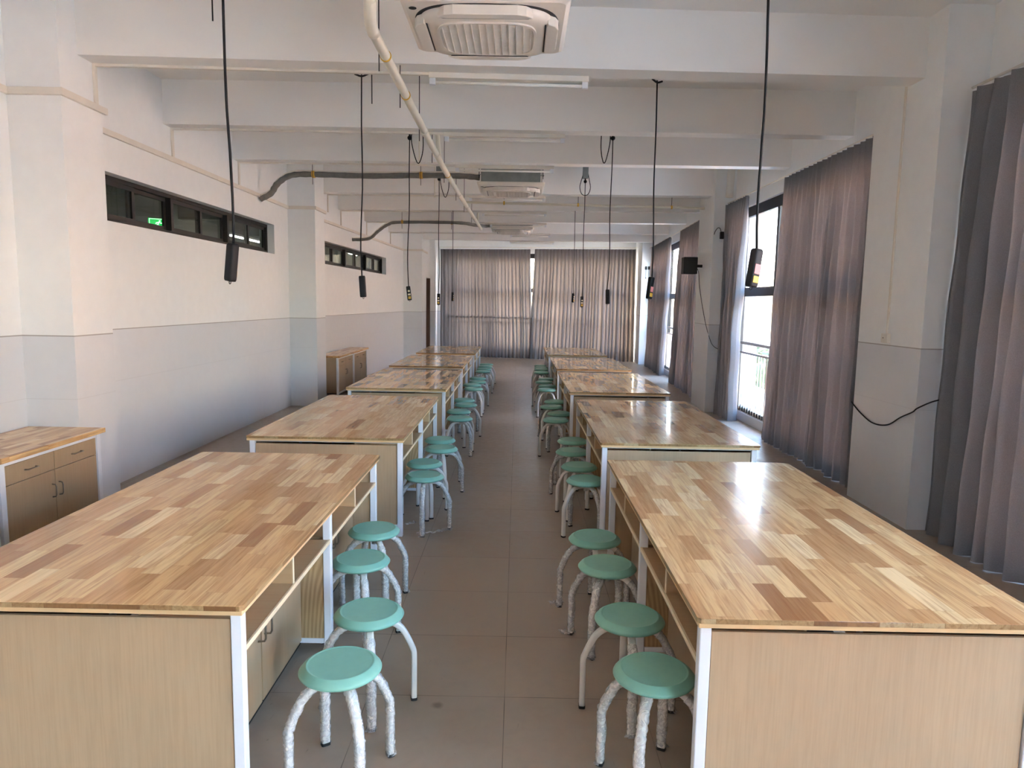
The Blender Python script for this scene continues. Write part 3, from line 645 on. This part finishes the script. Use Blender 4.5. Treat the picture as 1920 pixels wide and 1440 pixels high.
# ------------------------------------------------------------------ ceiling cassette units
def make_ac():
    e = empty('air_conditioner', (0, 0, 0)); W_ = .957         # origin: centre of the panel underside
    p = MB(); A = rrect(W_, W_, .035, 4); B = rrect(W_-.012, W_-.012, .03, 4); Cc = rrect(W_-.06, W_-.06, .05, 4)
    rings = [[p.bm.verts.new((a, b, z)) for a, b in R_] for R_, z in ((A, .055), (A, .035), (B, .018), (Cc, .0))]
    n = len(A)
    for i in range(3):
        for k in range(n): f = p.bm.faces.new((rings[i][k], rings[i][(k+1) % n], rings[i+1][(k+1) % n], rings[i+1][k]))
    p.bm.faces.new(rings[0]); p.bm.faces.new(rings[-1][::-1])
    pan = p.build('panel', M['acp'], e)
    def sup(a, k, n_=64): return [(a*math.copysign(abs(math.cos(t))**(2/k), math.cos(t)), a*math.copysign(abs(math.sin(t))**(2/k), math.sin(t))) for t in [2*math.pi*j/n_ for j in range(n_)]]
    MB().prism(sup(.425, 3.2), -.003, .004).build('air_slot', M['dark'], pan)
    fp = MB(); rr_ = [[fp.bm.verts.new((a, b, z)) for a, b in sup(q_, k_)] for q_, k_, z in ((.398, 3.4, .0), (.396, 3.5, -.02), (.375, 3.8, -.05), (.30, 4.0, -.054))]
    for i in range(3):
        for k in range(64): f = fp.bm.faces.new((rr_[i][k], rr_[i][(k+1) % 64], rr_[i+1][(k+1) % 64], rr_[i+1][k])); f.smooth = True
    fp.bm.faces.new(rr_[-1]); fp.build('face_plate', M['acp'], pan)
    for k in range(4):
        f = MB().prism([(-.27, .355), (-.23, .40), (-.18, .418), (.18, .418), (.23, .40), (.27, .355), (.22, .347), (-.22, .347)], -.058, -.001).build('louvre', M['acp'], pan, bevel=.005, rot=(0, 0, k*math.pi/2))
        MB().prism([(-.24, .338), (.24, .338), (.25, .346), (-.25, .346)], -.0545, -.01).build('louvre_gap', M['dark'], f)
    g = MB(); rr = sup(.285, 4.2)
    g.prism(rr, -.0565, -.045); gi = g.build('intake', M['acg'], pan)
    g = MB(); n_ = 64; o_, i_ = sup(.292, 4.2), sup(.278, 4.2)
    for j in range(n_):
        j2 = (j+1) % n_; g.prism([o_[j], o_[j2], i_[j2], i_[j]], -.064, -.050)
    def half(c, k=4.2, a=.28): return a*(max(0, 1-(abs(c)/a)**k))**(1/k)
    for j in range(13):
        c = -.258+.043*j; h = half(c); g.box(c-.003, c+.003, -h, h, -.064, -.056)
    for j in range(37):
        c = -.27+.015*j; h = half(c); g.box(-h, h, c-.0015, c+.0015, -.0605, -.056)
    g.build('grille', M['acp'], gi)
    MB().tube([(-.41, -.34, -.002), (-.41, -.34, .002)], .022, 20).build('sensor', M['dark'], pan)
    MB().box(-.42, .42, -.42, .42, .055, .30).build('body', M['acm'], e, bevel=.006)
    for sx in (-1, 1):
        for sy in (-1, 1):
            b = MB().box(sx*.42-.0, sx*.42+sx*.05, sy*.33-.02, sy*.33+.02, .17, .176).build('bracket', M['acm'], e)
            MB().tube([(sx*.455, sy*.33, .12), (sx*.455, sy*.33, ZC-3.53)], .005, 6).sphere((sx*.455, sy*.33, .17), .012, 8).build('rod', M['dark'], b)
    return e
ac = make_ac()
for k, (x, y) in enumerate(((-.216, 4.555), (-.13, 10.78), (-.165, 17.47))):
    o = ac if k == 0 else copy_tree(ac); o.location = (x, y, 3.60 if k == 2 else 3.53); o.scale = (1.07 if k == 2 else 1.03, .9, 1)
    tag(o, ['large white ceiling cassette air conditioner at the top of the photo, nearest', 'white ceiling cassette air conditioner, middle of the three, with grey pipe leading left', 'smallest-looking white ceiling cassette air conditioner, near the back curtains'][k], 'air conditioner', 'ceiling cassette air conditioners')
# long drain pipe with clamps
e = tag(empty('drain_pipe', (0, 0, 0)), 'long white drain pipe hung under the beams, left of the nearest air conditioner', 'pipe')
px = lambda y: -.925-.0 if y < 0 else -.925+.0*y - .03*math.sin(min(1, max(0, (y-4.5)/11))*math.pi) + .06*max(0, (y-9)/7)
main = [(px(y), y, 3.5) for y in [4.55+11.6*i/24 for i in range(25)]]
MB().tube(catmull([(-.69, 4.16, 3.60), (-.82, 4.17, 3.60), (-.875, 4.20, 3.595), (-.895, 4.28, 3.57), (-.925, 4.44, 3.512), (-.927, 4.6, 3.5)], 5)+main[1:], .034, 16).build('pipe', M['pvc'], e)
MB().tube([(-.887, 4.26, 3.583), (-.895, 4.30, 3.567), (-.915, 4.40, 3.525), (-.926, 4.5, 3.505), (-.927, 4.56, 3.5)], .038, 16).build('elbow_sleeve', M['pvc'], e)
for i, y in enumerate((4.96, 5.86, 7.03, 8.1, 9.4, 11.0, 12.4, 14.0)):
    c = MB().tube([(px(y)-.0, y-.008, 3.5), (px(y), y+.008, 3.5)], .0395, 20).build('clamp', M['yellow'] if i in (0, 1, 4) else M['trunk'], e)
    MB().tube([(px(y)-.045, y, 3.40), (px(y)-.045, y, ZC)], .004, 6).build('rod', M['dark'], c)
for x, y0, z0_, z1_ in ((-1.02, 8.75, 3.5, 3.95), (-.87, 15.2, 3.5, 3.95)):
    MB().tube([(px(y0), y0-.3, z0_), (x, y0, z1_), (x, y0, ZC)], .026, 12).build('branch', M['pvc'], e)
def droppipe(x, y, z0_, label):
    e2 = tag(empty('conduit', (x, y, z0_)), label, 'conduit')
    MB().tube([(0, 0, 0), (0, 0, ZC-z0_)], .009, 10).build('tube', M['pvc'], e2); MB().lathe([(0, -.012), (.018, -.01), (.02, .015), (0, .02)], 12).build('end_cap', M['pvc'], e2)
droppipe(-1.268, 9.0, 3.56, 'thin white conduit hanging behind the second beam beside the black cable loop')
droppipe(-1.43, 12.0, 3.60, 'thin white conduit hanging behind the third beam by the grey pipe')
# threaded rods seen alone
for (x, y, z0_, lb) in ((-1.28, 6.2, 3.52, 'bare black threaded rod hanging behind the nearest visible beam'), (-2.0, 4.72, 3.62, 'short black threaded rod at the top of the photo')):
    tag(MB().tube([(0, 0, 0), (0, 0, ZC-z0_)], .005, 6).build('threaded_rod', M['dark'], loc=(x, y, z0_)), lb, 'rod')
# insulated refrigerant pipes
def ins_pipe(pts, clamps, label, rad=.045):
    e2 = tag(empty('insulated_pipe', (0, 0, 0)), label, 'pipe', 'grey insulated pipes of the air conditioners')
    P = catmull(pts, 8); MB().tube(P, [rad*(1+.06*math.sin(i*1.7)) for i in range(len(P))], 14).build('insulation', M['ins'], e2)
    MB().tube([p+Vector((0, -.02, rad*.92)) for p in P], .014, 8).build('drain_tube', M['trunk'], e2)
    for x, y, z in clamps:
        c = MB().tube([(x-.022, y, z), (x+.022, y, z)], rad*1.22, 16).build('clamp', M['yellow'], e2)
        MB().tube([(x, y-.06, z-.16), (x, y-.06, ZC)], .004, 6).build('rod', M['dark'], c)
ins_pipe([(-.60, 10.70, 3.70), (-.9, 10.70, 3.72), (-1.476, 10.7, 3.72), (-2.3, 10.7, 3.70), (-3.09, 10.7, 3.71), (-3.43, 10.7, 3.69), (-3.63, 10.7, 3.57), (-3.74, 10.7, 3.42), (-3.90, 10.7, 3.335)], [(-1.476, 10.7, 3.72), (-3.09, 10.7, 3.71)], 'grey insulated pipe from the middle air conditioner curving down to the left wall')
ins_pipe([(-.64, 17.3, 3.72), (-.8, 17.1, 3.67), (-1.05, 16.4, 3.62), (-1.39, 15.8, 3.60), (-2.65, 15.8, 3.59), (-2.93, 15.8, 3.53), (-3.15, 15.8, 3.38), (-3.35, 15.8, 3.22), (-3.72, 15.8, 3.19)], [(-1.5, 15.8, 3.60), (-2.6, 15.8, 3.60)], 'grey insulated pipe from the farthest air conditioner curving down to the left wall', .038)
e = tag(empty('water_pipe', (0, 0, 0)), 'slim white pipe with yellow clamps running across to the right wall behind the fourth beam', 'pipe')
MB().tube([(-.97, 12.9, 3.64), (3.2, 12.9, 3.6), (3.4, 12.9, 3.6)], .022, 12).build('tube', M['pvc'], e)
for x in (-.28, 1.06, 2.75):
    c = MB().tube([(x-.015, 12.9, 3.635-.01*x), (x+.015, 12.9, 3.635-.01*x)], .032, 14).build('clamp', M['yellow'], e); MB().tube([(x, 12.9, 3.6), (x, 12.9, ZC)], .005, 6).build('rod', M['dark'], c)
# pipe stub high on right wall
tag(MB().tube([(3.40, 11.6, 3.60), (3.42, 11.6, ZC)], .06, 16).build('downpipe', M['trunk']), 'short fat white pipe at the top of the right wall before the second pilaster', 'pipe')
# ------------------------------------------------------------------ right pilaster details
e = tag(empty('wall_socket', (3.305, 6.25, 1.545)), 'small white wall outlet with surface trunking on the near right pilaster', 'socket')
MB().box(-.035, 0, -.06, .05, 0, .085).build('back_box', M['trunk'], e, bevel=.006)
MB().tube([(-.036, .01, .045), (-.033, .01, .045)], .006, 8).build('indicator', M['dark'], e)
MB().box(-.014, 0, -.012, .012, .085, ZC-1.545).build('trunking', M['trunk'], e, bevel=.003)
cpts = [(3.31, 6.83, .93), (3.295, 6.74, .905), (3.29, 6.58, .85), (3.285, 6.35, .802), (3.285, 6.1, .83), (3.285, 5.9, .93), (3.29, 5.74, 1.0), (3.30, 5.69, 1.04), (3.40, 5.66, 1.10), (3.50, 5.64, 1.13)]
tag(MB().tube(catmull(cpts, 6), .006, 8).build('wall_cable', M['dark']), 'thin black cable sagging across the near right pilaster', 'cable')
e = tag(empty('loudspeaker', (3.11, 12.86, 2.42)), 'black box loudspeaker mounted on the second right pilaster', 'loudspeaker')
MB().box(-.125, .125, -.1, .1, 0, .30).build('cabinet', M['black'], e, bevel=.008)
MB().box(-.11, .11, -.106, -.1, .012, .288).build('grille', M['cap'], e, bevel=.003)
MB().box(.12, .24, -.02, .02, .12, .17).build('bracket', M['black'], e)
MB().tube(catmull([(.11, .05, .12), (.14, -.1, .05), (.16, -.2, -.3), (.175, -.6, -.85), (.22, -.80, -1.15), (.28, -.82, -1.26), (.36, -.84, -1.31)], 6), .005, 6).build('cable', M['black'], e)
e = tag(empty('wall_microphone', (3.44, 12.08, 3.05)), 'small black box with gooseneck high on the second right pilaster', 'microphone')
MB().box(-.03, .03, -.06, .0, -.07, .05).build('housing', M['black'], e, bevel=.008)
MB().tube(catmull([(-.02, -.04, .05), (-.04, -.05, .10), (-.08, -.06, .11), (-.12, -.06, .06), (-.14, -.06, 0)], 5), .006, 8).build('gooseneck', M['black'], e)
MB().box(-.035, .02, -.004, 0, -.12, -.08).build('plate', M['white'], e)
for k, x in enumerate((3.93, 4.02, 4.12)):
    e = empty('wall_hook', (x, 21.75, 2.98)); tag(e, '%s of three small black hooks high on the white pilaster at the back right' % ('left', 'middle', 'right')[k], 'hook', 'three hooks at the back right')
    MB().box(-.03, .03, -.03, 0, -.05, .05).build('base', M['black'], e, bevel=.006); MB().tube([(0, -.01, -.05), (0, -.02, -.25), (0, -.02, -.3)], .004, 6).build('cord', M['black'], e); MB().sphere((0, -.02, -.31), .016, 8).build('pull', M['black'], e)
# ------------------------------------------------------------------ curtains
def curtain(P0, P1, Q0, Q1, z0, z1, folds, amp, seed, label, group, bulge=None):
    """top edge runs P0-P1, bottom Q0-Q1 in plan; folds with pinch pleats on top"""
    r = random.Random(seed); N = folds*12; NZ = 30
    P0, P1, Q0, Q1 = map(Vector, (P0, P1, Q0, Q1)); d = (P1-P0).normalized(); nrm = Vector((-d.y, d.x))
    fw_ = [r.uniform(.6, 1.4) for _ in range(folds)]; tot = sum(fw_); cum = [0]
    for v in fw_: cum.append(cum[-1]+v/tot)
    fa = [r.uniform(.55, 1.25) for _ in range(folds)]; dr = [r.uniform(-.5, .5) for _ in range(folds)]; ph = r.uniform(0, 6)
    bm = bmesh.new(); G = []
    for iz in range(NZ+1):
        v = iz/NZ; row = []
        for k in range(N+1):
            j = min(k//12, folds-1); t = (k-12*j)/12
            u = cum[j]*(1-t)+cum[j+1]*t
            us = k/N; ut = us*.75+u*.25                    # evenly pleated at the top
            g = min(1, v*3.2); uu = ut*(1-g)+u*g
            a = amp*(.55+.45*math.sin(min(1, v*1.6)*math.pi/2))*(1 if v < .1 else fa[j]*(g)+1-g)
            s = math.sin(2*math.pi*t); s = math.copysign(abs(s)**(.7 if v > .12 else 1.5), s)
            top = max(0, 1-v*14)
            off = a*s*(1-.55*top*(1 if abs(s) < .9 else 0)) + .012*math.sin(v*7+j*1.3+ph)*v + .006*math.sin(v*23+j*2.1)
            sh = dr[j]*.02*math.sin(v*3.0+j)*v/ max(.3, 1)
            p = (P0.lerp(P1, uu))*(1-v)+(Q0.lerp(Q1, uu))*v
            if bulge: p = p + d*bulge*math.sin(v*math.pi)*(1-2*uu)
            p = p + nrm*off + d*sh
            zb = z0 + .003*math.sin(j*1.9+ph)+.002*math.sin(k*.9)
            row.append(bm.verts.new((p.x, p.y, z1*(1-v)+zb*v)))
        G.append(row)
    for i in range(NZ):
        for k in range(N): f = bm.faces.new((G[i][k], G[i][k+1], G[i+1][k+1], G[i+1][k])); f.smooth = True
    me = bpy.data.meshes.new('curtain'); bm.to_mesh(me); bm.free(); me.materials.append(M['curt'])
    o = bpy.data.objects.new('curtain', me); COL.objects.link(o); tag(o, label, 'curtain', group)
    return o
CG = 'grey pleated curtains'
zc = 3.535
curtain((3.50, 5.66), (3.50, 3.3), (3.43, 5.67), (3.48, 3.3), .006, zc, 13, .085, 1, 'grey curtain at the right edge of the photo, nearest the camera', CG)
curtain((3.50, .5), (3.50, -.25), (3.50, .4), (3.50, -.25), .006, zc, 6, .07, 9, 'grey curtain gathered behind the camera on the right wall', CG)
curtain((3.50, 9.49), (3.50, 6.85), (3.47, 9.72), (3.50, 6.85), .006, zc, 21, .072, 2, 'wide grey curtain between near right pilaster and uncovered window gap', CG)
curtain((3.50, 12.08), (3.50, 10.92), (3.50, 12.02), (3.48, 11.12), .006, zc, 9, .075, 3, 'narrow grey curtain hanging just before the second right pilaster', CG, bulge=.06)
P = lambda y: (prx(y)+.2, y)
curtain(P(16.25), P(13.35), P(16.9), P(13.35), .006, zc, 20, .075, 4, 'grey curtain just beyond the second right pilaster, behind the loudspeaker', CG)
curtain(P(20.9), P(17.65), P(21.3), P(18.3), .006, zc, 18, .075, 5, 'farthest grey curtain on the right wall, next to the back corner', CG)
bc = lambda x: (x, backy(x)-.29)
curtain(bc(-2.62), bc(.385), bc(-2.62), bc(.52), .006, 3.6, 27, .062, 6, 'left half of the closed grey curtains across the back wall', CG)
bd = lambda x: (x, backy(x)-.415)
curtain(bd(.53), bd(3.74), bd(.38), bd(3.78), .006, 3.6, 28, .062, 8, 'right half of the closed grey curtains across the back wall', CG)
def crail(pts, label):
    tag(MB().tube(pts, .011, 8).build('curtain_rail', M['trunk']), label, 'curtain rail')
crail([(3.53, 5.71, zc+.04), (3.53, -.28, zc+.04)], 'thin white curtain rail above the nearest right curtain')
crail([(3.53, 12.08, zc+.04), (3.53, 6.79, zc+.04)], 'thin white curtain rail above the window between the right pilasters')
crail([(P(13.32)[0]+.03, 13.32, zc+.04), (P(21.6)[0]+.03, 21.6, zc+.04)], 'thin white curtain rail beyond the second right pilaster')
crail([(*bc(-2.68), 3.66), (*bc(3.82), 3.66)], 'thin white curtain rail above the back curtains')
# ------------------------------------------------------------------ railings in front of the windows
def railing(P0, P1, label, step=.115, ztop=1.26, dirs=None):
    P0, P1 = Vector(P0), Vector(P1); L = (P1-P0).length; d = (P1-P0)/L; e = empty('railing', (P0.x, P0.y, 0), math.atan2(d.y, d.x))
    tag(e, label, 'railing', 'steel railings inside the tall windows')
    MB().tube([(0, 0, ztop), (L, 0, ztop)], .026, 14).build('top_rail', M['rail'], e)
    MB().box(0, L, -.012, .012, ztop-.17, ztop-.14).box(0, L, -.012, .012, .09, .12).build('cross_rail', M['rail'], e)
    n = int(L/1.2); me = MB().box(-.015, .015, -.015, .015, 0, ztop-.02).mesh('post', M['rail'])
    for k in range(n+1):
        o = bpy.data.objects.new('post', me); COL.objects.link(o); o.parent = e; o.location = (min(L-.02, max(.02, k*L/n)), 0, 0)
    me = MB().box(-.008, .008, -.008, .008, .12, ztop-.17).mesh('baluster', M['railw']); n = min(99, int(L/step))
    for k in range(1, n):
        o = bpy.data.objects.new('baluster', me); COL.objects.link(o); o.parent = e; o.location = (k*L/n, 0, 0)
railing((3.72, B0[0]+.05), (3.72, B0[1]-.05), 'steel railing behind the nearest right curtain')
railing((3.70, B1[0]+.03), (3.70, B1[1]-.03), 'steel railing with pale bars seen in the gap between the right curtains')
railing((wrx(B3[0])+.05, B3[0]+.05), (wrx(B3[1])+.05, B3[1]-.05), 'steel railing behind the far right curtains')
railing((-2.4, backy(-2.4)-.21), (3.5, backy(3.5)-.21), 'steel railing showing as a silhouette through the back curtains', .14, 1.36)
# ------------------------------------------------------------------ outside
tag(MB().box(-80, 120, -80, 140, -4.6, -4.4).build('ground_outside', M['ground']), kind=STR)
mb = MB().box(3.94, 4.10, 11.95, 12.3, -4.4, ZC+.4)
tag(mb.build('wall_exterior', M['facade']), kind=STR)
e = tag(empty('building', (26, 14, -4.4)), 'pale building across the yard, seen through the window gap', 'building')
MB().box(0, 8, -30, 40, 0, 15).build('wall', M['facade'], e)
for r_ in range(4):
    for c in range(12): MB().box(-.05, .05, -28+5.5*c, -25.5+5.5*c, 1.2+3.5*r_, 3.0+3.5*r_).build('window', M['fglass'], e)
def tree(x, y, h, rad, seed, label):
    r = random.Random(seed); e = tag(empty('tree', (x, y, -4.4)), label, 'tree', 'trees outside')
    MB().tube([(0, 0, 0), (.1, 0, h*.7)], [.16, .08], 8).build('trunk', M['bark'], e)
    c = MB()
    for k in range(700):
        while True:
            v = Vector((r.uniform(-1, 1), r.uniform(-1, 1), r.uniform(-1, 1)))
            if v.length < 1: break
        p = Vector((v.x*rad, v.y*rad, h*.72+v.z*rad*.8)); a = Vector((r.uniform(-1, 1), r.uniform(-1, 1), r.uniform(-1, 1))).normalized(); b = a.orthogonal().normalized(); s = r.uniform(.12, .24)
        q = [c.bm.verts.new(p+a*s), c.bm.verts.new(p+b*s*.6), c.bm.verts.new(p-a*s), c.bm.verts.new(p-b*s*.6)]; c.bm.faces.new(q)
    c.build('crown', M['leaf'], e)
for k, (x, y, h) in enumerate(((8.5, 24, 4.3), (9.5, 29, 4.6), (10.5, 34, 4.4), (12, 40, 5))): tree(x, y, h, 1.9, k, '%s green tree low outside the right windows' % ['first', 'second', 'third', 'last'][k])
